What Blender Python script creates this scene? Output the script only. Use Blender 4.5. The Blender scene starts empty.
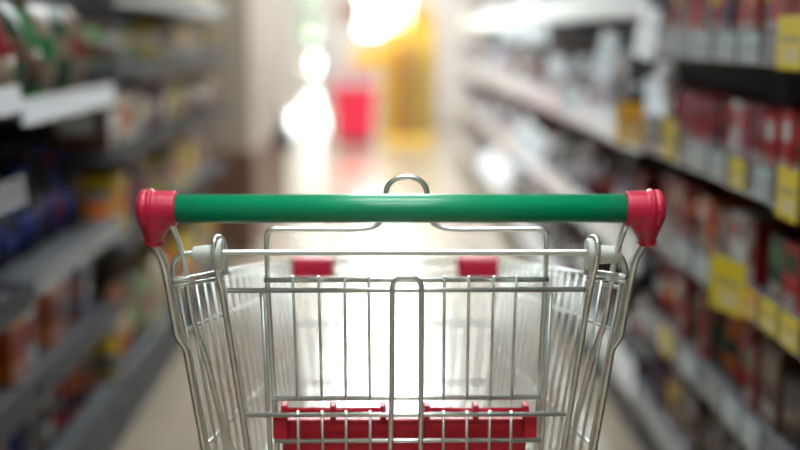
import bpy, bmesh, math, random
from mathutils import Vector, Matrix
random.seed(7)
S = bpy.context.scene
COL = S.collection
PI = math.pi

# ------------------------------------------------------------------ camera
CAMZ = 1.17
F = 1111.1                      # focal length in pixels of an 800 px wide frame (50 mm on 36 mm)
PITCH = math.atan(190 / F)
YAW = math.atan(15 / F)
cam_d = bpy.data.cameras.new('camera'); cam = bpy.data.objects.new('camera', cam_d); COL.objects.link(cam)
cam.location = (0, 0, CAMZ)
cam.rotation_euler = (PI / 2 - PITCH, 0, -YAW)
cam_d.lens = 50; cam_d.sensor_width = 36; cam_d.clip_start = 0.02
cam_d.dof.use_dof = True; cam_d.dof.focus_distance = 1.255; cam_d.dof.aperture_fstop = 1.45
S.camera = cam
CM = cam.rotation_euler.to_matrix()

def P(px, py, Y):
    """the point in the vertical plane y = Y that the pixel looks at"""
    d = CM @ Vector(((px - 400) / F, (225 - py) / F, -1))
    return Vector((0, 0, CAMZ)) + d * (Y / d.y)

# ------------------------------------------------------------------ world, exposure
w = bpy.data.worlds.new('World'); S.world = w; w.use_nodes = True
bg = w.node_tree.nodes['Background']
bg.inputs[0].default_value = (0.90, 1.0, 0.97, 1); bg.inputs[1].default_value = 18.0
S.view_settings.view_transform = 'Standard'; S.view_settings.look = 'None'
S.view_settings.exposure = 0.0; S.view_settings.gamma = 1.0
LAMP_FAR = 44.0
LAMP_MID = 5.5
LAMP_NEAR = 8.0
LAMP_OVER = 17.0

# ------------------------------------------------------------------ materials
def mat(name, col, rough=0.5, metal=0.0, spec=0.5, noise=0.0, nscale=20, bump=0.0, coat=0.0, emit=None, estr=0, trans=0.0):
    m = bpy.data.materials.new(name); m.use_nodes = True
    nt = m.node_tree; b = nt.nodes['Principled BSDF']
    b.inputs['Base Color'].default_value = (*col, 1)
    b.inputs['Roughness'].default_value = rough
    b.inputs['Metallic'].default_value = metal
    b.inputs['Specular IOR Level'].default_value = spec
    b.inputs['Coat Weight'].default_value = coat
    b.inputs['Transmission Weight'].default_value = trans
    if emit:
        b.inputs['Emission Color'].default_value = (*emit, 1); b.inputs['Emission Strength'].default_value = estr
    if noise or bump:
        tc = nt.nodes.new('ShaderNodeTexCoord'); n = nt.nodes.new('ShaderNodeTexNoise')
        n.inputs['Scale'].default_value = nscale; n.inputs['Detail'].default_value = 4
        nt.links.new(tc.outputs['Object'], n.inputs['Vector'])
        if noise:
            r = nt.nodes.new('ShaderNodeMix'); r.data_type = 'RGBA'
            r.inputs[6].default_value = (*[c * (1 - noise) for c in col], 1)
            r.inputs[7].default_value = (*[min(1, c * (1 + noise)) for c in col], 1)
            nt.links.new(n.outputs['Fac'], r.inputs[0]); nt.links.new(r.outputs[2], b.inputs['Base Color'])
        if bump:
            bp = nt.nodes.new('ShaderNodeBump'); bp.inputs['Strength'].default_value = bump; bp.inputs['Distance'].default_value = 0.002
            nt.links.new(n.outputs['Fac'], bp.inputs['Height']); nt.links.new(bp.outputs['Normal'], b.inputs['Normal'])
    return m

M = {}
M['chrome'] = mat('zinc_wire', (0.82, 0.84, 0.79), 0.35, 1.0, noise=0.12, nscale=60)
M['green'] = mat('green_plastic', (0.0, 0.275, 0.115), 0.30, noise=0.05, nscale=14, coat=0.15)
M['red'] = mat('red_plastic', (0.54, 0.010, 0.045), 0.34, noise=0.06, nscale=30, bump=0.05)
M['redseat'] = mat('red_seat_plastic', (0.50, 0.006, 0.022), 0.42, noise=0.08, nscale=30)
M['nylon'] = mat('white_nylon', (0.80, 0.82, 0.74), 0.45)
M['rubber'] = mat('grey_rubber', (0.10, 0.10, 0.11), 0.6)
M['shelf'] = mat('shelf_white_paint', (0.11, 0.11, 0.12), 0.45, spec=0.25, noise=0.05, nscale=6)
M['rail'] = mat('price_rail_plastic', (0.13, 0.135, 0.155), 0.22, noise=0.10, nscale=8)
M['rail_lit_white'] = mat('lit_white_rail_plastic', (0.80, 0.84, 0.88), 0.16)  # white rail, its colour brightened for the far light it catches
M['rail_shaded'] = mat('shaded_rail_plastic', (0.022, 0.022, 0.026), 0.45, spec=0.15)  # same rail darkened, the dimness of lower shelves put into its colour
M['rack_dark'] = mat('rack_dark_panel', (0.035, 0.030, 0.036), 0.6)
M['pillar'] = mat('pillar_paint', (0.36, 0.29, 0.235), 0.6, noise=0.05, nscale=3)
M['wall'] = mat('wall_paint', (0.55, 0.50, 0.46), 0.7, noise=0.04, nscale=2)
M['ceiling'] = mat('ceiling_paint', (0.72, 0.71, 0.70), 0.8)
M['frame'] = mat('window_frame_paint', (0.45, 0.42, 0.38), 0.4)
M['carton'] = mat('brown_cardboard', (0.28, 0.15, 0.09), 0.7, noise=0.1, nscale=9)
M['wainscot'] = mat('brown_wainscot', (0.13, 0.06, 0.035), 0.45, noise=0.15, nscale=5)
M['tape'] = mat('carton_tape', (0.42, 0.30, 0.18), 0.3)
M['glass'] = mat('window_glass', (1, 1, 1), 0.0, trans=1.0)
M['housing'] = mat('lamp_housing', (0.7, 0.7, 0.7), 0.4)
M['leaf'] = mat('leaf_green', (0.04, 0.13, 0.02), 0.6, noise=0.3, nscale=6)
M['bark'] = mat('bark', (0.16, 0.11, 0.07), 0.8, noise=0.2, nscale=20)
for nm, st in (('far', LAMP_FAR), ('mid', LAMP_MID), ('near', LAMP_NEAR), ('over', LAMP_OVER)):
    M['lamp_' + nm] = mat('lamp_diffuser_' + nm, (1, 1, 1), 0.5, emit=(0.89, 0.98, 1.0), estr=st)

# polished floor with faint tile joints
def floor_mat():
    m = bpy.data.materials.new('polished_floor_tiles'); m.use_nodes = True; nt = m.node_tree
    b = nt.nodes['Principled BSDF']
    tc = nt.nodes.new('ShaderNodeTexCoord'); br = nt.nodes.new('ShaderNodeTexBrick')
    br.offset = 0; br.inputs['Scale'].default_value = 1; br.inputs['Brick Width'].default_value = 0.6; br.inputs['Row Height'].default_value = 0.6
    br.inputs['Mortar Size'].default_value = 0.004
    br.inputs['Color1'].default_value = (0.36, 0.285, 0.205, 1); br.inputs['Color2'].default_value = (0.34, 0.27, 0.195, 1)
    br.inputs['Mortar'].default_value = (0.26, 0.21, 0.16, 1)
    n = nt.nodes.new('ShaderNodeTexNoise'); n.inputs['Scale'].default_value = 7; n.inputs['Detail'].default_value = 6
    mx = nt.nodes.new('ShaderNodeMix'); mx.data_type = 'RGBA'; mx.blend_type = 'MULTIPLY'; mx.inputs[0].default_value = 0.25
    nt.links.new(tc.outputs['Object'], br.inputs['Vector']); nt.links.new(tc.outputs['Object'], n.inputs['Vector'])
    nt.links.new(br.outputs['Color'], mx.inputs[6]); nt.links.new(n.outputs['Color'], mx.inputs[7])
    nt.links.new(mx.outputs[2], b.inputs['Base Color'])
    b.inputs['Roughness'].default_value = 0.24; b.inputs['Specular IOR Level'].default_value = 0.9
    b.inputs['Coat Weight'].default_value = 0.4; b.inputs['Coat Roughness'].default_value = 0.20
    return m
M['floor'] = floor_mat()

# colours of the goods: (words, base colour)
GC = {
 'dark red': (0.30, 0.012, 0.018), 'red': (0.66, 0.022, 0.030), 'orange': (0.60, 0.14, 0.02), 'white': (0.62, 0.62, 0.62),
 'cream': (0.58, 0.47, 0.30), 'yellow': (0.66, 0.46, 0.02), 'brown': (0.16, 0.075, 0.045), 'pink': (0.55, 0.12, 0.22),
 'green': (0.02, 0.22, 0.06), 'dark green': (0.012, 0.07, 0.03), 'blue': (0.02, 0.05, 0.32), 'navy': (0.012, 0.018, 0.07),
 'grey': (0.26, 0.25, 0.27), 'black': (0.012, 0.011, 0.013), 'purple': (0.13, 0.05, 0.16), 'teal': (0.05, 0.25, 0.26),
 'tan': (0.34, 0.24, 0.16), 'pale blue': (0.34, 0.44, 0.56), 'silver': (0.55, 0.56, 0.60), 'pale green': (0.36, 0.52, 0.25), 'lilac': (0.48, 0.42, 0.52)}
for k, c in GC.items():
    if k not in ('white', 'silver', 'cream', 'lilac', 'pale blue', 'yellow', 'orange'): c = tuple(v * 0.62 for v in c)
    M['g_' + k] = mat('goods_' + k.replace(' ', '_'), c, 0.40 if k not in ('silver', 'white') else 0.22, 0.0 if k != 'silver' else 0.8, 0.22 if k not in ('silver', 'white') else 0.5, noise=0.12, nscale=25)
M['label_white'] = mat('label_paper', (0.42, 0.36, 0.32), 0.5)
M['tag_yellow'] = mat('yellow_tag_card', (0.66, 0.50, 0.012), 0.45)
M['tag_amber'] = mat('amber_tag_card', (0.72, 0.36, 0.02), 0.45)
M['tag_pale'] = mat('pale_tag_card', (0.36, 0.44, 0.45), 0.4)
M['tag_cream'] = mat('cream_tag_print', (0.62, 0.50, 0.28), 0.45)
M['tag_ink'] = mat('tag_ink', (0.22, 0.20, 0.20), 0.5)

# ------------------------------------------------------------------ mesh helpers
class MB:
    def __init__(s): s.v = []; s.f = []; s.m = []; s.sm = []
    def add(s, vs, fs, mi=0, smooth=False):
        o = len(s.v); s.v += [tuple(v) for v in vs]
        for f in fs: s.f.append([i + o for i in f]); s.m.append(mi); s.sm.append(smooth)
    def box(s, a, b, mi=0, bev=0.0):
        a = Vector(a); b = Vector(b)
        if bev <= 0:
            vs = [(x, y, z) for x in (a.x, b.x) for y in (a.y, b.y) for z in (a.z, b.z)]
            s.add(vs, [(0, 1, 3, 2), (4, 6, 7, 5), (0, 4, 5, 1), (2, 3, 7, 6), (0, 2, 6, 4), (1, 5, 7, 3)], mi)
        else:
            bm = bmesh.new(); bmesh.ops.create_cube(bm, size=1)
            for v in bm.verts:
                v.co = Vector(((a[i] + b[i]) / 2 + v.co[i] * abs(b[i] - a[i]) for i in range(3)))
            bmesh.ops.bevel(bm, geom=bm.edges[:], offset=bev, segments=2, affect='EDGES', profile=0.5)
            bm.verts.index_update()
            s.add([v.co.copy() for v in bm.verts], [[v.index for v in f.verts] for f in bm.faces], mi, False); bm.free()
    def sweep(s, pts, r, n=10, mi=0, closed=False, radii=None):
        pts = [Vector(p) for p in pts]; N = len(pts)
        t0 = (pts[1] - pts[0]).normalized()
        up = Vector((0, 0, 1)) if abs(t0.z) < 0.9 else Vector((0, 1, 0))
        u = t0.cross(up).normalized(); vs = []; 
        for i in range(N):
            if closed: t = (pts[(i + 1) % N] - pts[i - 1]).normalized()
            else: t = (pts[min(i + 1, N - 1)] - pts[max(i - 1, 0)]).normalized()
            u = (u - t * u.dot(t)).normalized(); v = t.cross(u)
            rr = radii[i] if radii else r
            for k in range(n):
                a = 2 * PI * k / n
                vs.append(pts[i] + (u * math.cos(a) + v * math.sin(a)) * rr)
        fs = []
        for i in range(N if closed else N - 1):
            j = (i + 1) % N
            for k in range(n):
                fs.append((i * n + k, i * n + (k + 1) % n, j * n + (k + 1) % n, j * n + k))
        s.add(vs, fs, mi, True)
        if not closed:
            o = len(s.v) - len(vs)
            for base in (0, (N - 1) * n):
                s.f.append([o + base + k for k in range(n)]); s.m.append(mi); s.sm.append(False)
    def wire(s, pts, r, fillet=0.008, n=10, mi=0):
        pts = [Vector(p) for p in pts]; out = [pts[0]]
        for i in range(1, len(pts) - 1):
            a, b, c = pts[i - 1], pts[i], pts[i + 1]
            d1 = min(fillet, (a - b).length * 0.49); d2 = min(fillet, (c - b).length * 0.49)
            p = b + (a - b).normalized() * d1; q = b + (c - b).normalized() * d2
            for k in range(7):
                t = k / 6; out.append(p * (1 - t) ** 2 + b * 2 * t * (1 - t) + q * t * t)
        out.append(pts[-1]); s.sweep(out, r, n, mi)
    def lathe(s, prof, o=(0, 0, 0), axis='Z', n=24, mi=0, smooth=True):
        """prof: list of (radius, height)"""
        o = Vector(o); vs = []
        for r, h in prof:
            for k in range(n):
                a = 2 * PI * k / n; c, q = r * math.cos(a), r * math.sin(a)
                vs.append(o + (Vector((c, q, h)) if axis == 'Z' else Vector((h, c, q)) if axis == 'X' else Vector((c, h, q))))
        fs = [(i * n + k, i * n + (k + 1) % n, (i + 1) * n + (k + 1) % n, (i + 1) * n + k) for i in range(len(prof) - 1) for k in range(n)]
        s.add(vs, fs, mi, smooth); oo = len(s.v) - len(vs)
        s.f.append([oo + k for k in range(n)]); s.m.append(mi); s.sm.append(False)
        s.f.append([oo + (len(prof) - 1) * n + k for k in range(n)]); s.m.append(mi); s.sm.append(False)
    def mesh(s, name, mats):
        me = bpy.data.meshes.new(name); me.from_pydata(s.v, [], s.f)
        for m in mats: me.materials.append(m)
        for p, mi, sm in zip(me.polygons, s.m, s.sm): p.material_index = mi; p.use_smooth = sm
        bm = bmesh.new(); bm.from_mesh(me); bmesh.ops.recalc_face_normals(bm, faces=bm.faces[:]); bm.to_mesh(me); bm.free()
        return me
    def build(s, name, mats, parent=None, loc=(0, 0, 0)):
        if not isinstance(mats, (list, tuple)): mats = [mats]
        o = bpy.data.objects.new(name, s.mesh(name, mats)); COL.objects.link(o); o.location = loc
        if parent: o.parent = parent
        return o

def tag(o, label, cat, group=None, kind=None):
    o['label'] = label; o['category'] = cat
    if group: o['group'] = group
    if kind: o['kind'] = kind
    return o
def thing(name, label, cat, loc=(0, 0, 0), rz=0, group=None):
    o = bpy.data.objects.new(name, None); COL.objects.link(o); o.location = loc; o.rotation_euler = (0, 0, rz)
    o.empty_display_size = 0.1
    return tag(o, label, cat, group)
def struct(o): o['kind'] = 'structure'; return o
def dup(root, loc, rz=0, scale=None):
    r = root.copy(); COL.objects.link(r); r.location = loc; r.rotation_euler = (0, 0, rz)
    if scale: r.scale = scale
    for ch in list(root.children):
        c = ch.copy(); COL.objects.link(c); c.parent = r
        for g in list(ch.children):
            d = g.copy(); COL.objects.link(d); d.parent = c
    return r

# ------------------------------------------------------------------ the room
FX0, FX1, FY0, FY1, H = -4.0, 4.0, -3.0, 15.0, 3.05
def slab(name, a, b, m):
    q = MB(); q.box(a, b); return struct(q.build(name, m))
slab('floor', (FX0 - .1, FY0 - .1, -0.1), (FX1 + .1, FY1 + .1, 0), M['floor'])
slab('ceiling', (FX0 - .1, FY0 - .1, H), (FX1 + .1, FY1 + .1, H + .1), M['ceiling'])
slab('wall_left', (FX0 - .1, FY0 - .1, 0), (FX0, FY1 + .1, H), M['wall'])
slab('wall_right', (FX1, FY0 - .1, 0), (FX1 + .1, FY1 + .1, H), M['wall'])
slab('wall_back', (FX0, FY0 - .1, 0), (FX1, FY0, H), M['wall'])
# far wall with a glazed door opening and a wide shop window
q = MB()
DX0, DX1 = -1.30, -0.78        # narrow glazed door
WX0, WX1, WZ0, WZ1 = -0.38, 0.36, 1.14, 2.85
y0, y1 = FY1, FY1 + .12
q.box((FX0, y0, 0), (DX0, y1, H)); q.box((DX0, y0, 2.7), (DX1, y1, H))
q.box((DX1, y0, 0), (WX0, y1, H)); q.box((WX0, y0, 0), (WX1, y1, WZ0)); q.box((WX0, y0, WZ1), (WX1, y1, H)); q.box((WX1, y0, 0), (FX1, y1, H))
struct(q.build('wall_front', M['wall']))
q = MB()
for x0_, x1_ in ((DX0, -1.10), (-.90, DX1)): q.box((x0_, y0 + .03, 0.16), (x1_, y0 + .08, 2.7))
for x0_, x1_ in ((DX0, DX0 + .04), (DX1 - .04, DX1)): q.box((x0_, y0 + .03, 0.001), (x1_, y0 + .08, .16))
for z0_, z1_ in ((.001, .03), (.16, .22), (.40, .66), (.88, 1.12), (1.36, 1.62), (1.84, 2.70)): q.box((-1.10, y0 + .03, z0_), (-.90, y0 + .08, z1_))
d = struct(q.build('door_1', M['frame']))
q = MB(); q.box((-1.099, y0 + .05, .16), (-.901, y0 + .056, 1.84)); q.box((DX0 + .04, y0 + .05, .03), (DX1 - .04, y0 + .056, .16)); q.build('door_glass', M['glass'], d)
q = MB(); q.wire([(DX1 - .08, y0 + .04, 1.0), (DX1 - .08, y0 - .03, 1.0), (DX1 - .08, y0 - .03, 1.3), (DX1 - .08, y0 + .04, 1.3)], .01); q.build('door_handle', M['chrome'], d)
q = MB()
for x in (WX0, WX1 - .04): q.box((x, y0 + .03, WZ0), (x + .04, y0 + .08, WZ1))
for z in (WZ0, WZ1 - .04): q.box((WX0 + .04, y0 + .03, z), (WX1 - .04, y0 + .08, z + .04))
d = struct(q.build('window_1', M['frame']))
q = MB(); q.box((WX0 + .04, y0 + .05, WZ0 + .04), (WX1 - .04, y0 + .056, WZ1 - .04)); q.build('window_glass', M['glass'], d)
q = MB(); q.box((-14, 15.2, -0.1), (14, 40, -0.01)); struct(q.build('pavement', mat('pavement', (0.6, 0.58, 0.54), 0.8, noise=.1, nscale=3)))

# a tree outside seen through the glazed door
def tree(x, y, h, r, label):
    t = thing('tree', label, 'tree', (x, y, -0.01), group='trees outside the glass')
    q = MB(); q.wire([(0, 0, 0), (.05, .02, h * .3), (-.04, .03, h * .62)], .09, .2); q.build('trunk', M['bark'], t)
    q = MB()
    for i in range(480):
        a = random.uniform(0, 2 * PI); e = math.acos(random.uniform(-1, 1)); rr = r * random.uniform(.45, 1)
        c = Vector((math.sin(e) * math.cos(a) * rr, math.sin(e) * math.sin(a) * rr, h * .68 + math.cos(e) * rr * .9))
        u = Vector([random.gauss(0, 1) for _ in range(3)]).normalized(); v = u.orthogonal().normalized(); sz = random.uniform(.08, .15)
        q.add([c - u * sz, c + v * sz * .5, c + u * sz, c - v * sz * .5], [(0, 1, 2, 3)])
    q.build('foliage', M['leaf'], t)
tree(-1.45, 20.5, 2.45, 0.85, 'green leafy tree outside the narrow glazed door')
tree(0.3, 24.0, 3.4, 1.1, 'pale green leafy tree outside the wide shop window')

# the stub of wall on the left of the aisle, brown below
q = MB(); q.box((-1.60, 5.9, 0.56), (-0.71, 7.9, H)); struct(q.build('wall_aisle', M['pillar']))
q = MB(); q.box((-1.60, 5.9, 0), (-0.70, 7.9, 0.56), 0, .006); struct(q.build('trim_1', M['wainscot']))

# ceiling lights along the aisle
def lamp(i, y, kind, lab):
    t = thing('ceiling_light', lab, 'ceiling light', (0.0, y, H), group='ceiling lights over the aisle')
    q = MB(); q.box((-.62, -.31, -.05), (.62, .31, -0.001), bev=.006); q.build('housing', M['housing'], t)
    q = MB(); q.box((-.59, -.28, -.062), (.59, .28, -.048), bev=.004); q.build('diffuser', M['lamp_' + kind], t)
ys = [(-1.9, 'near', 'wide ceiling light panel farthest behind the trolley'), (-0.4, 'over', 'wide ceiling light panel just behind the trolley'), (1.0, 'over', 'wide ceiling light panel above the trolley'),
      (2.5, 'mid', 'wide ceiling light panel over the red packets'), (4.0, 'mid', 'wide ceiling light panel over the near shelves'), (5.6, 'far', 'wide ceiling light panel over the middle shelves'),
      (7.2, 'far', 'wide ceiling light panel beside the aisle wall'), (8.8, 'far', 'wide ceiling light panel just beyond the aisle wall'),
      (10.4, 'far', 'wide ceiling light panel over the far shelves'), (12.0, 'far', 'wide ceiling light panel over the red bin'), (13.6, 'far', 'wide ceiling light panel nearest the glazed door')]
for i, (y, k, l) in enumerate(ys): lamp(i, y, k, l)

# ------------------------------------------------------------------ shelving racks
def rack(side, xf, ya, yb, zs, label, depth=0.42, rail_h=0.055, top=1.85, railmat='rail'):
    """side -1 left, +1 right; xf = distance of the shelf fronts from x = 0; zs = lower edges of the price rails, relative to the camera"""
    t = thing('shelving_unit', label, 'shelf', (side * xf, ya, 0))
    L = yb - ya; s = side
    def bx(mb, x0, x1, y0, y1, z0, z1, bev=0): mb.box((min(s * x0, s * x1), y0, z0), (max(s * x0, s * x1), y1, z1), 0, bev)
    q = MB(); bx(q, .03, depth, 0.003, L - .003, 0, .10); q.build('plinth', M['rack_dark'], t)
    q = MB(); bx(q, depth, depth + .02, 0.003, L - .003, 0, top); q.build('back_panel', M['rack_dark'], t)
    for y in (0.003, L - .028):
        q = MB(); bx(q, depth - .035, depth, y, y + .025, .10, top); q.build('upright', M['shelf'], t)
    for iz, z in enumerate(zs):
        zz = CAMZ + z
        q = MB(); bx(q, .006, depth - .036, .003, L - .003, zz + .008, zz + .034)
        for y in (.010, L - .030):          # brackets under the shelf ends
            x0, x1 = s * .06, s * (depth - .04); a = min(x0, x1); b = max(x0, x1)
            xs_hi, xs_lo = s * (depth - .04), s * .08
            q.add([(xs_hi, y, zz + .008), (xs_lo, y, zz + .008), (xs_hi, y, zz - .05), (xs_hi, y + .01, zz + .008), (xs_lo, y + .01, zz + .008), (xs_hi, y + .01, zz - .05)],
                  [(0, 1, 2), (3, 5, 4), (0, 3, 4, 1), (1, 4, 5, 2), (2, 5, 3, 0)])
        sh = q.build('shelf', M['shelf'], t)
        q = MB(); r0 = -.004
        q.add([(s * x, y, z_) for y in (.004, L - .004) for x, z_ in ((.006, zz), (-.004, zz), (-.006, zz + .004), (-.001, zz + rail_h - .004), (-.004, zz + rail_h), (.006, zz + rail_h))],
              [(0, 1, 2, 3, 4, 5), (11, 10, 9, 8, 7, 6)] + [(i, (i + 1) % 6, 6 + (i + 1) % 6, 6 + i) for i in range(6)])
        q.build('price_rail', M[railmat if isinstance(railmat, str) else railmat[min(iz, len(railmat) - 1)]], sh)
    return t
XR, XL = 0.70, 0.745
RZ_A = [-.055, -.30, -.535, -.78, -1.02]
RZ_B = [.05, -.32, -.66, -1.02]
rack(1, XR, 0.6, 1.80, RZ_A, 'grey shelving rack at the right, nearest the camera, mostly out of frame', rail_h=.065)
rack(1, XR, 1.80, 3.00, RZ_A, 'dark-backed shelving rack right of the trolley holding narrow red packets', rail_h=.065)
rack(1, XR, 3.02, 5.4, RZ_B, 'white-railed shelving rack at the right beyond the red packets', rail_h=.10, railmat='rail_lit_white')
rack(1, XR, 5.42, 8.2, RZ_B, 'blurred shelving rack in the middle of the right side', rail_h=.10, railmat='rail_lit_white')
rack(1, XR, 8.22, 11.0, RZ_B, 'farthest shelving rack on the right side, near the yellow stand', rail_h=.10, railmat='rail_lit_white')
LZ_A = [-.155, -.34, -.565, -.78, -1.02]
LZ_B = [-.185, -.55, -.78, -1.02]
LZ_C = [.08, -.12, -.36, -.62, -1.02]
rack(-1, XL, 0.9, 2.29, LZ_A, 'dark shelving rack at the left edge of the photo', railmat=('rail_lit_white', 'rail', 'rail_shaded'))  # rail colours step darker downwards, painting the light's fall-off
rack(-1, XL, 2.31, 3.09, LZ_B, 'dark shelving rack left of the trolley with a bright shelf edge', railmat=('rail_lit_white', 'rail', 'rail_shaded'))
rack(-1, XL, 3.11, 5.2, LZ_C, 'shelving rack at the left with cream and orange packs, before the aisle wall', railmat=('rail', 'rail_shaded'))

# ------------------------------------------------------------------ goods
_cache = {}
def goods_mesh(kind, colour, accent, w, d, h):
    """returns list of (part name, mesh) - first is the body"""
    key = (kind, colour, accent, w, d, h)
    if key in _cache: return _cache[key]
    mats = [M['g_' + colour], M['g_' + accent], M['label_white']]
    out = []; q = MB()
    if kind == 'packet':            # narrow upright box with a printed band and a crimped top fold
        q.box((-d / 2, -w / 2, 0), (d / 2, w / 2, h), 0, 0.0015)
        for sx in (-1, 1):
            x0 = sx * d / 2
            q.box((min(x0, x0 + sx * .0006), -w * .40, h * .58), (max(x0, x0 + sx * .0006), w * .40, h * .86), 1)
            q.box((min(x0, x0 + sx * .0006), -w * .36, h * .12), (max(x0, x0 + sx * .0006), w * .36, h * .30), 2)
    elif kind == 'carton':
        q.box((-d / 2, -w / 2, 0), (d / 2, w / 2, h), 0, 0.002)
        for sx in (-1, 1):
            x0 = sx * d / 2
            q.box((min(x0, x0 + sx * .0008), -w * .42, h * .30), (max(x0, x0 + sx * .0008), w * .42, h * .72), 1)
            q.box((min(x0, x0 + sx * .0008), -w * .42, h * .08), (max(x0, x0 + sx * .0008), w * .1, h * .22), 2)
        q.box((-d * .3, -w * .501, h * .3), (d * .3, w * .501, h * .7), 1)
    elif kind == 'bag':             # pillow pouch with crimped seams
        nx, nz = 10, 12; vs = []; fs = []
        for sgn in (-1, 1):
            for j in range(nz + 1):
                for i in range(nx + 1):
                    u = i / nx; v = j / nz
                    bl = (math.sin(PI * u) ** .6) * (math.sin(PI * v) ** .45) if 0 < u < 1 and 0 < v < 1 else 0
                    ww = w * (1 - .06 * math.sin(PI * v))
                    vs.append((sgn * d / 2 * bl * (1.15 - .35 * v) + .002 * math.sin(9 * v + 5 * u), (u - .5) * ww, v * h))
        st = (nx + 1) * (nz + 1)
        for sgn in (0, 1):
            for j in range(nz):
                for i in range(nx):
                    a = sgn * st + j * (nx + 1) + i
                    fs.append((a, a + 1, a + nx + 2, a + nx + 1))
        q.add(vs, fs, 0, True)
        q.m[:] = [1 if (k % (nx * nz)) // nx in (5, 6, 7) else 0 for k in range(len(q.m))]
    elif kind in ('bottle', 'jar', 'can'):
        r = w / 2
        if kind == 'bottle': prof = [(r * .9, 0), (r, .008), (r, h * .55), (r * .85, h * .66), (r * .42, h * .80), (r * .36, h * .90)]; cap = [(r * .44, h * .88), (r * .46, h * .89), (r * .46, h * .985), (r * .40, h)]
        elif kind == 'jar': prof = [(r * .92, 0), (r, .006), (r, h * .74), (r * .86, h * .84)]; cap = [(r * .9, h * .84), (r * .93, h * .85), (r * .93, h * .985), (r * .88, h)]
        else: prof = [(r * .93, 0), (r * .95, .003), (r, .008), (r, h - .008), (r * .95, h - .003), (r * .93, h)]; cap = None
        q.lathe(prof, n=18)
        q.lathe([(r * 1.006, h * .14), (r * 1.006, h * .50)], n=18, mi=1)
        if cap:
            c = MB(); c.lathe(cap, n=18); out.append(('cap' if kind == 'bottle' else 'lid', c.mesh(kind + '_cap', [M['g_' + accent]])))
    res = [(None, q.mesh(kind, mats))] + out
    _cache[key] = res; return res
NAMES = {'packet': 'packet', 'carton': 'carton', 'bag': 'pouch', 'bottle': 'bottle', 'jar': 'jar', 'can': 'can'}
ORD = lambda n: f"{n}{'th' if 10 <= n % 100 <= 20 else {1: 'st', 2: 'nd', 3: 'rd'}.get(n % 10, 'th')}"
def shelf_row(side, xf, ya, yb, z, kinds, colours, dims, place, group, inset=0.03, gap=.003, parts=True, skip=0.0, clear=0.24, start=None, tilt=0):
    """one row of goods along the front of a shelf, near to far"""
    y = ya + .012; items = []
    while True:
        kind = random.choice(kinds); wd, dd, hh = random.choice(dims[kind])
        if y + wd > yb - .012: break
        if random.random() < skip: y += wd * .8; continue
        items.append((kind, random.choice(colours), y + wd / 2, wd, dd, hh)); y += wd + gap + random.uniform(0, .004)
    n = 0
    for i, (kind, col, yc, wd, dd, hh) in enumerate(items):
        acc = random.choice([c for c in colours if c != col] or ['white'])
        nb = items[i - 1][1] if i else None
        x = side * (xf + inset + dd / 2 + random.uniform(0, .012))
        zb = CAMZ + z + .0345
        # leave out what lies outside the picture
        v = CM.transposed() @ (Vector((side * (xf + inset), yc, zb + hh / 2)) - Vector((0, 0, CAMZ)))
        if v.z > -0.05: continue
        px = 400 + v.x / -v.z * F; py = 225 - v.y / -v.z * F; hp = hh * F / -v.z
        if px < -90 or px > 900 or py + hp / 2 < -30 or py - hp / 2 > 480: continue
        n += 1
        hh2 = min(hh, clear)
        res = goods_mesh(kind, col, acc, wd, dd, hh2)
        o = bpy.data.objects.new({'packet': 'packet', 'carton': 'carton', 'bag': 'pouch', 'bottle': 'bottle', 'jar': 'jar', 'can': 'can'}[kind], res[0][1])
        COL.objects.link(o); o.location = (x, yc, zb); 
        o.rotation_euler = (0, side * tilt, random.uniform(-.05, .05) if kind in ('packet', 'carton') else random.uniform(-.12, .12) + (random.uniform(0, 6) if kind in ('bottle', 'jar', 'can') else 0))
        if kind in ('packet', 'carton'): o.rotation_euler.z = random.uniform(-.03, .03)
        art = NAMES[kind]
        extra = f" by a {nb} one" if nb and nb != col else ''
        lab = f"{col} {art}{extra}, {place}, {ORD(n)} from near end"
        if len(lab.split()) > 16: lab = f"{col} {art}, {place}, {ORD(n)} from near end"
        tag(o, lab, art, group)
        if parts:
            for pn, pm in res[1:]:
                c = bpy.data.objects.new(pn, pm); COL.objects.link(c); c.parent = o

PK = {'packet': [(.052, .11, .15), (.045, .11, .16), (.060, .12, .145), (.048, .10, .155)]}
REDS = ['dark red', 'red', 'dark red', 'brown', 'white', 'dark red', 'red', 'pink', 'brown', 'dark red', 'tan', 'red', 'navy']
# right side, near rack (from y = 1.45 on)
shelf_row(1, XR, 1.50, 3.0, RZ_A[0], ['packet'], ['dark red', 'red', 'dark red', 'dark red', 'brown', 'navy', 'orange', 'yellow', 'grey'], PK, 'right top shelf', 'red packets on the top right shelf')
shelf_row(1, XR, 1.50, 3.0, RZ_A[1], ['packet'], REDS, {'packet': [(.050, .11, .125), (.042, .11, .13), (.046, .10, .12)]}, 'right second shelf', 'packets on the second right shelf')
shelf_row(1, XR, 1.50, 2.15, RZ_A[2], ['packet', 'bag'], ['dark red', 'green', 'red', 'dark green', 'dark red'], {'packet': [(.10, .11, .135), (.08, .11, .13)], 'bag': [(.12, .07, .145)]}, 'right third shelf near end', 'packs at the near end of the third right shelf')
shelf_row(1, XR, 2.15, 3.0, RZ_A[2], ['packet'], ['dark red', 'red', 'white', 'brown', 'tan', 'orange', 'grey', 'dark red'], {'packet': [(.050, .11, .135), (.062, .11, .125), (.045, .10, .14)]}, 'right third shelf', 'packets on the third right shelf')
shelf_row(1, XR, 1.50, 2.1, RZ_A[3], ['packet', 'can'], ['brown', 'tan', 'brown', 'grey'], {'packet': [(.12, .12, .17), (.10, .12, .165)], 'can': [(.065, .065, .13)]}, 'right fourth shelf near end', 'brown packs at the near end of the fourth right shelf')
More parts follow.
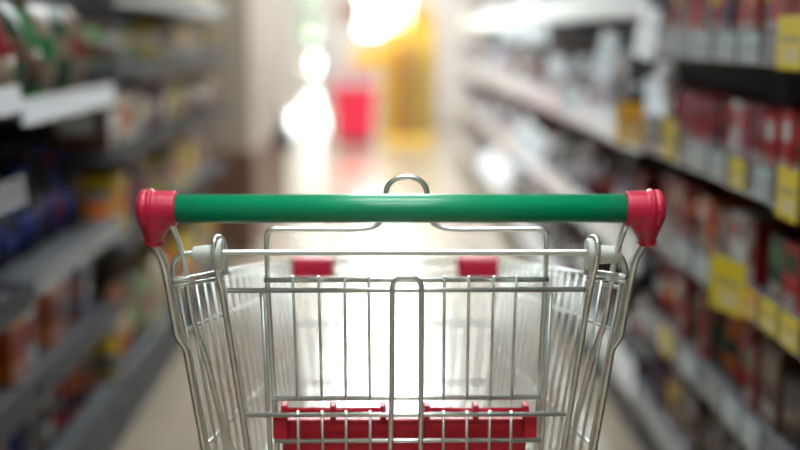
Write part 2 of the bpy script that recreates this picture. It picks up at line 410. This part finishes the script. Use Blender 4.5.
shelf_row(1, XR, 2.1, 3.0, RZ_A[3], ['packet', 'bag'], ['dark red', 'orange', 'dark green', 'red', 'brown', 'white', 'tan', 'dark red'], {'packet': [(.055, .11, .15), (.065, .11, .14)], 'bag': [(.10, .07, .15)]}, 'right fourth shelf', 'packs on the fourth right shelf')
shelf_row(1, XR, 1.50, 3.0, RZ_A[4], ['packet', 'carton', 'jar'], ['brown', 'yellow', 'navy', 'grey', 'brown', 'tan', 'dark red', 'purple'], {'packet': [(.05, .12, .15)], 'carton': [(.09, .14, .13)], 'jar': [(.07, .07, .12)]}, 'right bottom shelf', 'goods on the bottom right shelf')
# right side, farther racks: pale glossy goods
PALE = ['white', 'white', 'black', 'silver', 'black', 'white', 'brown', 'brown', 'silver', 'dark red', 'lilac']
D2 = {'bag': [(.15, .10, .24), (.13, .09, .21)], 'jar': [(.095, .095, .16), (.085, .085, .14)], 'carton': [(.14, .18, .20), (.11, .16, .23)], 'bottle': [(.08, .08, .26)]}
for (a, b, nm) in ((3.02, 5.4, 'white-railed right rack'), (5.42, 8.2, 'middle right rack'), (8.22, 11.0, 'farthest right rack')):
    for k, z in enumerate(RZ_B):
        shelf_row(1, XR, a, b, z, ['bag', 'jar', 'carton', 'bottle'] if k else ['bag', 'jar'], PALE, D2, f"{nm} {['top', 'second', 'third', 'bottom'][k]} shelf", f"goods on the {nm} {['top', 'second', 'third', 'bottom'][k]} shelf", parts=(a < 4), gap=.02, skip=.2, inset=.03)
# left side
DARK = ['black', 'black', 'navy', 'dark red', 'black', 'purple', 'black', 'brown']
MIX = ['grey', 'purple', 'yellow', 'brown', 'dark red', 'dark green', 'black', 'pale blue', 'dark red', 'navy']
DL = {'bag': [(.13, .09, .22)], 'bottle': [(.075, .075, .25), (.065, .065, .21)], 'jar': [(.08, .08, .13)], 'carton': [(.10, .12, .17)], 'can': [(.065, .065, .12)]}
shelf_row(-1, XL, 1.5, 2.29, LZ_A[0], ['bag', 'bottle', 'carton'], MIX, DL, 'left edge rack top shelf', 'goods on the top shelf at the left edge')
shelf_row(-1, XL, 1.5, 2.29, LZ_A[1], ['jar', 'can'], DARK, DL, 'left edge rack second shelf', 'goods on the second shelf at the left edge', clear=.11, inset=.09)
shelf_row(-1, XL, 1.5, 2.29, LZ_A[2], ['jar', 'can'], ['black', 'navy', 'black', 'dark red'], DL, 'left edge rack third shelf', 'goods on the third shelf at the left edge', clear=.12, inset=.12)
shelf_row(-1, XL, 1.5, 2.29, LZ_A[3], ['can', 'jar'], ['grey', 'navy', 'black', 'dark red', 'black'], DL, 'left edge rack fourth shelf', 'goods on the fourth shelf at the left edge', clear=.12, inset=.09)
shelf_row(-1, XL, 2.31, 3.09, LZ_B[0], ['bag', 'bottle', 'carton'], ['dark red', 'brown', 'dark green', 'green', 'black', 'dark red', 'dark green', 'tan'], DL, 'left near rack top shelf', 'goods on the top shelf of the left near rack')
shelf_row(-1, XL, 2.31, 3.09, LZ_B[1], ['bottle', 'jar', 'bottle'], ['black', 'navy', 'black', 'black', 'dark red', 'brown', 'blue'], DL, 'left near rack second shelf', 'bottles on the second shelf of the left near rack', inset=.09)
shelf_row(-1, XL, 2.31, 3.09, LZ_B[2], ['can', 'jar', 'carton'], ['red', 'white', 'orange', 'blue', 'dark red', 'grey'], DL, 'left near rack third shelf', 'goods on the third shelf of the left near rack', clear=.15, inset=.06)
shelf_row(-1, XL, 1.9, 3.09, LZ_B[3], ['can', 'jar', 'packet'], ['red', 'white', 'blue', 'grey', 'dark red', 'tan', 'orange', 'navy'], dict(DL, packet=[(.05, .1, .15)]), 'left near rack bottom shelf', 'goods on the bottom shelf of the left near rack', clear=.15, inset=.06)
WARM = ['cream', 'yellow', 'orange', 'tan', 'cream', 'pink', 'white', 'brown', 'grey', 'pale green']
for k, z in enumerate(LZ_C):
    cl = (.24, .14, .17, .19, .28)[k]
    shelf_row(-1, XL, 3.11, 5.2, z, ['carton', 'bag', 'jar'], WARM, D2, f"cream left rack {['top', 'second', 'third', 'fourth', 'bottom'][k]} shelf", f"goods on the cream left rack {['top', 'second', 'third', 'fourth', 'bottom'][k]} shelf", clear=cl - .01, gap=.008)

# ------------------------------------------------------------------ price tags on the shelf rails
def price_tag(side, xf, y, z, w, h, m, label, stand=0.0, group=None):
    q = MB(); t = .0016
    q.box((-t / 2, -w / 2, 0), (t / 2, w / 2, h), 0, .0004)
    xo = -side * (t / 2 + .0004)
    q.box((min(xo, xo + side * .0003), -w * .36, h * .52), (max(xo, xo + side * .0003), w * .36, h * .60), 2)
    q.box((min(xo, xo + side * .0003), -w * .36, h * .14), (max(xo, xo + side * .0003), w * .20, h * .40), 1)
    o = q.build('price_tag', [M[m], M['tag_cream'] if m != 'tag_pale' else M['label_white'], M['tag_ink']])
    o.location = (side * (xf - .0082), y, CAMZ + z)
    return tag(o, label, 'price tag', group)
def yAt(px, xf, side):   # aisle-depth of a point on a shelf front seen at pixel column px
    d = CM @ Vector(((px - 400) / F, 0, -1)); return side * xf / (d.x / d.y) if d.x * side > 0 else 5
TG = [   # pixel column, shelf, width along the rail, height, material, lift, turn towards the aisle, label
 (784, 0, .120, .092, 'tag_yellow', -.004, 0, 'tall yellow price tag over the top right shelf edge'),
 (790, 1, .100, .088, 'tag_yellow', -.014, 0, 'yellow price tag at the photo edge on the second right shelf'),
 (738, 1, .090, .056, 'tag_yellow', .004, 0, 'small yellow price tag midway along the second right shelf'),
 (669, 1, .120, .095, 'tag_yellow', .004, 0, 'yellow price tag standing high at the far end of the second right shelf'),
 (742, 2, .125, .108, 'tag_yellow', -.008, .25, 'large bright yellow sign hanging on the third right shelf edge'),
 (757, 2, .085, .056, 'tag_amber', .004, 0, 'amber price tag just right of the large yellow sign'),
 (778, 2, .085, .058, 'tag_yellow', .004, 0, 'yellow price tag second right of the large yellow sign'),
 (800, 2, .085, .058, 'tag_yellow', .004, 0, 'yellow price tag cut by the photo edge on the third right shelf'),
 (674, 3, .110, .066, 'tag_yellow', .0, 0, 'small yellow price tag on the fourth right shelf edge'),
 (764, 1, .080, .056, 'tag_pale', .003, 0, 'pale price tag between yellow tags on the second right shelf'),
 (718, 1, .105, .056, 'tag_pale', .003, 0, 'pale price tag left of the small yellow one, second right shelf'),
 (699, 1, .120, .056, 'tag_pale', .003, 0, 'wide pale price tag in the middle of the second right shelf'),
 (743, 0, .110, .056, 'tag_pale', .004, 0, 'wide pale price tag on the top right shelf, nearest the yellow one'),
 (720, 0, .130, .056, 'tag_pale', .004, 0, 'wide pale price tag midway along the top right shelf'),
 (697, 0, .140, .056, 'tag_pale', .004, 0, 'wide pale price tag at the far end of the top right shelf'),
 (707, 2, .110, .056, 'tag_pale', .003, 0, 'pale price tag left of the large yellow sign'),
 (687, 2, .120, .056, 'tag_pale', .003, 0, 'pale price tag on the third right shelf, behind the red handle cap'),
 (699, 3, .120, .056, 'tag_pale', .003, 0, 'pale price tag right of the small yellow tag, fourth right shelf'),
 (745, 3, .095, .056, 'tag_pale', .003, 0, 'pale price tag on the fourth right shelf, left one of the near pair'),
 (766, 3, .095, .056, 'tag_pale', .003, 0, 'pale price tag on the fourth right shelf, right one of the near pair'),
]
for px, k, w_, h_, m, dz, turn, lab in TG:
    o = price_tag(1, XR, yAt(px, XR, 1), RZ_A[k] + dz, w_, h_, m, lab, group='price tags on the right shelves')
    if turn:
        o.rotation_euler.z = turn; o.location.x -= w_ / 2 * math.sin(turn)
o = price_tag(1, XR, yAt(640, XR, 1), RZ_B[1] + .03, .10, .11, 'tag_amber', 'amber price sign at the start of the white-railed rack', group='price tags on the right shelves')
o.rotation_euler.z = .6; o.location.x -= .03
# glossy white shelf flags that stick out from the rails
def flag(side, px, py, Y, w, h, lean, lab, xf):
    q = MB(); q.box((-w / 2, -.001, -h / 2), (w / 2, .001, h / 2), 0, .0008)
    q.box((-w * .38, -.0014, h * .12), (w * .38, .0014, h * .16), 1); q.box((-w * .38, -.0014, -h * .30), (w * .1, .0014, -h * .26), 1)
    o = q.build('shelf_flag', [M['flag'], M['tag_pale']]); p = P(px, py, Y)
    o.location = p; o.rotation_euler = (-.8, lean, .0)
    return tag(o, lab, 'shelf flag', 'white flags on the right shelves')
M['flag'] = mat('white_flag_plastic', (0.85, 0.87, 0.88), 0.12, coat=0.5)
flag(1, 647, 32, 2.84, .055, .20, .42, 'bright white flag leaning out at the far end of the top right shelf', XR)
flag(1, 606, 55, 3.36, .060, .21, .45, 'second bright white leaning flag, left of the first, upper right', XR)
for px_, py_, Y_, w_, h_, ln_, lab_ in (  # flags and cards added as bright spots among the far right goods
    (655, 96, 2.80, .05, .13, .2, 'small added white leaning flag beside the amber price sign'),
    (572, 100, 3.80, .08, .14, .5, 'added white leaning flag on the second shelf left of the amber sign'),
    (530, 140, 4.78, .12, .20, -.75, 'broad added white card slanting down over the third shelf, mid right'),
    (497, 168, 6.15, .14, .24, -.75, 'broad added white card slanting down lower left of its like, above the handle'),
    (556, 66, 4.3, .08, .10, .3, 'small added round-edged white flag under the wide upper right card')):
    flag(1, px_, py_, Y_, w_, h_, ln_, lab_, XR)
flag(1, 523, 34, 4.60, .20, .10, .05, 'wide white card added for a bright rail end, upper right, beyond the leaning flags', XR)  # added card standing in for a brightly lit rail end

# ------------------------------------------------------------------ things on the floor at the far end
t = thing('bag', 'dark blue bag hanging on the beige aisle wall above the brown panel', 'bag', (-.70, 7.15, .44))
q = MB(); q.lathe([(.05, 0), (.10, .01), (.115, .06), (.10, .12), (.06, .16), (.03, .17)], n=20); o = q.build('body', M['g_navy'], t, (.06, 0, 0)); o.scale = (.5, 1, 1)
q = MB(); q.wire([(.06, -.05, .15), (.02, 0, .30), (.06, .05, .15)], .006, .02); q.build('strap', M['g_navy'], t)
q = MB(); q.wire([(-.008, 0, .31), (.03, 0, .29), (.03, 0, .305)], .004, .008); q.build('hook', M['chrome'], t)

# red promotional bin with pink packs
BY = 12.2
t = thing('display_bin', 'red display bin with pale packs at the far end of the aisle', 'bin', (-.33, BY, 0))
def frustum(mb, w0, d0, w1, d1, z0, z1, mi=0):
    mb.add([(-w0, -d0, z0), (w0, -d0, z0), (w0, d0, z0), (-w0, d0, z0), (-w1, -d1, z1), (w1, -d1, z1), (w1, d1, z1), (-w1, d1, z1)],
           [(0, 3, 2, 1), (4, 5, 6, 7), (0, 1, 5, 4), (1, 2, 6, 5), (2, 3, 7, 6), (3, 0, 4, 7)], mi)
M['g_bin'] = mat('bin_red', (0.75, 0.02, 0.06), 0.4)
q = MB(); frustum(q, .20, .20, .24, .24, .06, .60); q.build('bin_body', M['g_bin'], t)
q = MB(); 
for sx in (-1, 1):
    q.box((sx * .25 - .012, -.25, .58), (sx * .25 + .012, .25, .62)); q.box((-.25, sx * .25 - .012, .58), (.25, sx * .25 + .012, .62))
q.build('rim', M['g_bin'], t)
q = MB(); q.box((-.19, -.19, 0), (.19, .19, .06)); q.build('base', M['rack_dark'], t)
k = 0
for iz in range(2):
    for iy in range(2):
        for ix in range(4):
            k += 1
            c = ['pink', 'white', 'pink', 'cream', 'red'][(ix + iz * 2 + iy) % 5]
            res = goods_mesh('carton', c, 'white', .16, .10, .12)
            o = bpy.data.objects.new('carton', res[0][1]); COL.objects.link(o)
            o.location = (-.33 - .165 + ix * .11, BY - .10 + iy * .19, .6005 + iz * .121)
            tag(o, f"{c} carton piled in the red bin, {['lower', 'upper'][iz]} layer, {['front', 'rear'][iy]} row, {ORD(ix + 1)} from left", 'carton', 'cartons piled in the red bin')
# yellow stand
M['g_stand'] = mat('stand_yellow', (0.80, 0.46, 0.02), 0.45)
M['g_ochre'] = mat('stand_ochre', (0.50, 0.29, 0.05), 0.5)
t = thing('display_stand', 'tall yellow display stand beside the red bin at the far end', 'display stand', (.22, BY + .1, 0))
q = MB(); q.box((-.26, -.18, 0), (.30, .18, .08)); q.build('base', M['g_stand'], t)
for x in (-.26, .02, .27):
    q = MB(); q.box((x, -.18, .08), (x + .03, .18, 1.25)); q.build('side_panel', M['g_ochre'] if x > 0 else M['g_stand'], t)
q = MB(); q.box((-.23, .15, .08), (.27, .18, 1.25)); q.build('back_panel', M['g_stand'], t)
for z in (.35, .62, .89):
    q = MB(); q.box((-.23, -.17, z), (.02, .15, z + .02)); q.box((.05, -.17, z), (.27, .15, z + .02)); q.build('shelf', M['g_stand'], t)
q = MB(); q.box((-.56, .182, .84), (.34, .197, 1.04)); q.build('sign_board', M['g_stand'], t)
n = 0
for z, zn in ((.08, 'lowest'), (.37, 'second'), (.64, 'third'), (.91, 'top')):
    for x, c in ((-.165, 'yellow'), (-.055, 'orange'), (.11, 'tan'), (.205, 'yellow')):
        res = goods_mesh('carton', c, 'cream', .16, .09, .18)
        o = bpy.data.objects.new('carton', res[0][1]); COL.objects.link(o); o.location = (.22 + x, BY + .08, z + .001)
        side_ = {-.165: 'far left', -.055: 'left of centre', .11: 'right of centre', .205: 'far right'}[x]
        tag(o, f"{c} carton {side_} on the {zn} shelf of the yellow stand", 'carton', 'cartons in the yellow stand')
# brown hanging sign
t = thing('hanging_sign', 'dark brown sign hanging before the bright far window', 'sign', (-.42, 13.2, 1.30))
q = MB(); q.box((-.13, -.015, 0), (.15, .015, .26), 0, .004); q.build('board', mat('sign_brown', (.20, .10, .06), .5), t)
for x in (-.10, .12):
    q = MB(); q.sweep([(x, 0, .26), (x, 0, H - 1.30)], .003); q.build('cord', M['rack_dark'], t)
# ochre upright banner post between the stand and the window
q = MB(); q.box((-.15, -.04, 0), (.15, .04, 1.5), 0, .006); q.box((-.14, -.12, 0), (.14, .12, .03), 0, .006)
o = q.build('banner_stand', M['g_ochre'], loc=(.42, 12.9, 0)); tag(o, 'ochre upright banner standing right of the yellow stand', 'banner')

# ------------------------------------------------------------------ the shopping trolley
CX = 399.0
cart = thing('shopping_cart', 'chrome wire shopping trolley with green handle bar and red end caps', 'shopping cart', (0, 1.2, 0))
def part(mb, name, m, parent=None):
    """mesh given in world coordinates, hung under the trolley"""
    o = mb.build(name, m, parent or cart)
    if parent is None: o.location = (0, -1.2, 0)
    return o
YH = 1.15
# handle
q = MB(); a = P(170, 208.7, YH); b = P(633, 208.3, YH); hr = .0151
prof = []
L = (b - a).length
q.sweep([a, a + (b - a) * .5, b], hr, n=40)
handle = part(q, 'handle', M['green'])
def cap(side):
    q = MB(); c = P(CX + (-244.5 if side < 0 else 248.0), 208.5, YH); r = hr
    # lathe along x; profile from the inside of the handle outwards
    pr = [(r + .0028, -.0235), (r + .0036, -.0225), (r + .0036, -.006), (r + .0034, 0), (r + .0058, .002), (r + .0058, .0045), (r + .0040, .0065), (r + .0050, .010), (r + .0040, .0135), (r - .001, .0165), (r - .006, .018)]
    pr = [(rr, side * h) for rr, h in pr]
    q.lathe(pr, o=c, axis='X', n=36)
    # socket sweeping down to the frame wire
    tip = P(CX + (-245 if side < 0 else 248), 243, YH + .012)
    q.sweep([c + Vector((-side * .001, 0, -.001)), c.lerp(tip, .38) + Vector((-side * .001, 0, 0)), c.lerp(tip, .70), c.lerp(tip, .90), c.lerp(tip, .94), tip], .01, n=28, radii=[.0185, .0185, .0125, .0092, .0100, .0104])
    o = part(q, 'end_cap', M['red'])
    m = o.modifiers.new('remesh', 'REMESH'); m.mode = 'VOXEL'; m.voxel_size = .0009; m.use_smooth_shade = True
    m = o.modifiers.new('smooth', 'SMOOTH'); m.iterations = 5; m.factor = .5
for sd in (-1, 1): cap(sd)
mx = lambda sd, x: CX + sd * (CX - x)      # x given for the left side; mirrored for the right (sd = -1 keeps left)
def X(sd, x): return x if sd < 0 else 2 * CX - x
YB = 1.32
# handle arms: outer jogged wire and inner wire
for sd in (-1, 1):
    q = MB()
    q.wire([P(X(sd, 152), 240, YH + .010), P(X(sd, 163), 261, 1.17), P(X(sd, 168), 284, 1.185), P(X(sd, 177.5), 336, 1.20), P(X(sd, 186), 348, 1.205), P(X(sd, 204.5), 450, 1.235), P(X(sd, 222), 545, 1.27)], .0042, .005)
    part(q, 'handle_arm', M['chrome'])
    q = MB()
    q.wire([P(X(sd, 168), 216, YH + .012), P(X(sd, 176), 234, 1.175), P(X(sd, 184), 262, 1.215), P(X(sd, 192), 318, 1.26), P(X(sd, 207), 361, 1.29), P(X(sd, 225), 432, 1.34), P(X(sd, 238), 500, 1.38)], .0036, .02)
    part(q, 'inner_arm', M['chrome'])
    # basket side panel
    rt, ft = P(X(sd, 171), 281, 1.20), P(X(sd, 291) - 3, 262, 1.82)
    rb, fb = P(X(sd, 232), 600, 1.30), P(X(sd, 312) - 3, 440, 1.76)
    q = MB()
    up = Vector((0, 0, .0)); 
    def side_pt(u, v): return rt.lerp(ft, u).lerp(rb.lerp(fb, u), v)
    out = Vector((sd * .0035, 0, 0))
    for v, r_ in ((0, .0030), (.022, .0026), (.145, .0024), (.50, .0024), (.75, .0024), (1.0, .0032)):
        q.sweep([side_pt(0.0, v) + out, side_pt(1, v) + out], r_, n=8)
    nv = 18
    for i in range(nv):
        u = (i + .6) / nv
        q.sweep([side_pt(u, 0), side_pt(u, 1)], .0021, n=6)
    part(q, 'basket_side', M['chrome'])
lt, rt_ = P(291 - 3, 262, 1.82), P(2 * CX - 291 - 3, 262, 1.82)
lb, rb_ = P(312 - 3, 440, 1.76), P(2 * CX - 312 - 3, 440, 1.76)
q = MB()
for v, r_ in ((0, .003), (.08, .0025), (.35, .0024), (.68, .0024), (1, .003)):
    q.sweep([lt.lerp(lb, v) + Vector((0, .0035, 0)), rt_.lerp(rb_, v) + Vector((0, .0035, 0))], r_, n=8)
for i in range(15):
    u = i / 14; q.sweep([lt.lerp(rt_, u), lb.lerp(rb_, u)], .0019, n=6)
part(q, 'basket_front', M['chrome'])
# basket bottom grid
rl, rr_ = P(232, 600, 1.30), P(2 * CX - 232, 600, 1.30)
q = MB()
for i in range(17):
    u = i / 16; q.sweep([rl.lerp(rr_, u), lb.lerp(rb_, u)], .002, n=6)
for v in (0, .25, .5, .75, 1):
    q.sweep([rl.lerp(lb, v) + Vector((0, 0, -.004)), rr_.lerp(rb_, v) + Vector((0, 0, -.004))], .003, n=6)
part(q, 'basket_bottom', M['chrome'])
# red corner bumpers at the basket front
for x0, x1 in ((292, 333), (457, 499)):
    q = MB(); a = P(x0, 278, 1.81); b = P(x1, 257, 1.81)
    q.box((a.x, 1.80, a.z), (b.x, 1.835, b.z), 0, .006)
    part(q, 'corner_bumper', M['red'])
# hinge rod with its bent ends
q = MB(); YR = 1.205
q.wire([P(186, 347, 1.213), P(176, 300, 1.208), P(172.5, 275, YR), P(176, 254.5, YR), P(200, 252.7, YR), P(600, 252.3, YR), P(621, 253.5, YR), P(2 * CX - 171, 275, YR), P(2 * CX - 176, 300, 1.208), P(2 * CX - 186, 347, 1.213)], .0034, .016)
part(q, 'hinge_rod', M['chrome'])
for sd, xf_, xi in ((-1, 220, 193), (1, 589, 621)):
    q = MB(); c = P(xf_, 254.5, YR); e = P(xi, 254, YR); d_ = e.x - c.x; s_ = 1 if d_ > 0 else -1
    q.lathe([(.0168, -s_ * .003), (.0178, -s_ * .002), (.0178, s_ * .003), (.0165, s_ * .004), (.0105, s_ * .0055), (.0105, s_ * .016), (.0090, d_ - s_ * .001), (.0075, d_)], o=c, axis='X', n=28)
    part(q, 'hinge_bushing', M['nylon'])
# short tie wires between arm and hinge hook at the rim
for sd in (-1, 1):
    q = MB()
    a0, b0 = (172, 281), (215, 274)
    if sd > 0: a0, b0 = (627, 277), (597, 272.5)
    q.wire([P(*a0, 1.196), P(*b0, 1.225)], .0033); q.wire([P(a0[0], a0[1] + 5, 1.197), P(b0[0], b0[1] + 5.5, 1.225)], .0022)
    part(q, 'rim_tie', M['chrome'])
# rear gate
def YG(y): return 1.212 + (y - 250) / 200 * .045
def G(x, y, d=0): return P(x, y, YG(y) + d)
q = MB()
gx = lambda xl: 811.5 - xl
for l in (True, False):
    f = (lambda x: x) if l else gx
    # hook over the rod: front leg, loop, short rear leg
    q.wire([G(f(256), 505), G(f(248), 450), G(f(222), 290, -.005), G(f(214.3), 258, -.022), P(f(213.5), 246, 1.193), P(f(215), 238, 1.20), P(f(220), 237, 1.216), P(f(223.5), 243, 1.222), P(f(225), 274, 1.226)], .0037, .010)
q.wire([G(227, 290.5), G(587, 289.5)], .0029)
q.wire([G(246, 415), G(566, 414)], .0029)
for x0, x1 in ((262, 270.5), (551, 541)):
    q.wire([G(x0, 291, .005), G(x1, 452, .005), G(x1 + (1 if x0 < 400 else -1) * 2, 505, .005)], .0029)
q.wire([G(259, 505), G(553, 505)], .003)
# central arch
q.wire([G(389, 505, -.005), G(391.5, 400, -.005), G(392.3, 277.5, -.005), G(421.5, 277.5, -.005), G(421, 400, -.005), G(420, 505, -.005)], .0030, .0135)
part(q, 'rear_gate', M['chrome'])
# child seat back with the ring that stands up behind the handle
def YS(y): return 1.232 + (y - 230) / 200 * .035
def SS(x, y, d=0): return P(x, y, YS(y) + d)
q = MB(); c0 = 406.5
half = [(278, 470), (275, 411), (268, 293), (266, 228.8), (362, 229.5), (379, 226), (386, 212), (385.5, 196), (387, 186), (395, 178.5)]
pl = [SS(x, y) for x, y in half] + [SS(c0, 176.2)] + [SS(2 * c0 - x, y) for x, y in reversed(half)]
q.wire(pl, .0030, .0115)
part(q, 'seat_loop', M['chrome'])
q = MB()
q.wire([SS(264, 280, -.006), SS(549, 279.5, -.006)], .0029)
q.wire([SS(271, 398.5, -.006), SS(541, 397, -.006)], .0029)
q.wire([SS(274, 441, -.012), SS(541, 440, -.012)], .0029)
for x0, x1 in ((292.5, 297.6), (318.5, 322), (344.5, 346), (368.5, 370), (444.5, 443.5), (469, 467), (494, 490), (516.5, 511.5)):
    q.wire([SS(x0, 276, -.0105), SS(x1, 400, -.0105)], .00165)
    q.wire([SS(x1 + (x1 - x0) * .05, 411, -.016), SS(x1 + (x1 - x0) * .45, 505, -.016)], .0018)
part(q, 'seat_back_grid', M['chrome'])
# red seat: panel with hinge bars and clips
q = MB()
def rbox(mb, x0, y0, x1, y1, Y0, Y1, bev=.002):
    a = P(x0, y1, Y0); b = P(x1, y0, Y0); mb.box((a.x, Y0, a.z), (b.x, Y1, b.z), 0, bev)
rbox(q, 274, 419, 536, 443, 1.272, 1.279); rbox(q, 284, 440, 526, 520, 1.276, 1.284)
rbox(q, 274, 419, 536, 423, 1.268, 1.282, .0015)
seat = part(q, 'seat_panel', M['redseat'])
for (x0, x1, xm) in ((281, 386, 333), (424, 529, 476)):
    q = MB(); a = P(x0, 410.5, 1.262); b = P(x1, 410.5, 1.262)
    q.sweep([a, b], .0036, n=16)
    for xc in (x0 + 3, xm, x1 - 3):
        rbox(q, xc - 3, 406, xc + 3, 421, 1.256, 1.274, .0015)
    xe = (273, 287) if x0 < 400 else (524, 537)
    rbox(q, xe[0], 416, xe[1], 440, 1.258, 1.27, .002)
    part(q, 'seat_hinge_bar', M['redseat'])
# chassis and castors below the frame
q = MB()
for sd in (-1, 1):
    a = P(X(sd, 222), 545, 1.27); b = Vector((a.x * 1.05, 1.36, .16)); f_ = Vector((sd * .17, 1.80, .16))
    q.wire([a, Vector((a.x, 1.27, .30)), b, f_], .010, .05); q.wire([P(X(sd, 308), 440, 1.74), Vector((sd * .15, 1.72, .30)), Vector((sd * .18, 1.55, .17))], .007, .04)
    q.wire([Vector((a.x * 1.05, 1.36, .161)), Vector((a.x * 1.05, 1.36, .15))], .012)
xa = P(222, 545, 1.27).x * 1.05
q.wire([(-abs(xa), 1.38, .16), (abs(xa), 1.38, .16)], .008); q.wire([(-.17, 1.78, .16), (.17, 1.78, .16)], .008)
for i in range(7): q.wire([(-.15 + i * .05, 1.38, .165), (-.15 + i * .05, 1.78, .165)], .003)
part(q, 'chassis', M['chrome'])
for x, y in ((-abs(xa), 1.37), (abs(xa), 1.37), (-.17, 1.78), (.17, 1.78)):
    q = MB(); q.box((x - .022, y - .02, .135), (x + .022, y + .02, .152), 0, .002)
    for s_ in (-1, 1): q.box((x + s_ * .02 - .002, y - .015, .05), (x + s_ * .02 + .002, y + .015, .14), 0, .0008)
    fk = part(q, 'castor', M['chrome'])
    q = MB(); q.lathe([(.055, -.013), (.0625, -.010), (.0625, .010), (.055, .013)], o=(x, y, .0626), axis='X', n=28)
    o = q.build('wheel', M['rubber'], fk)
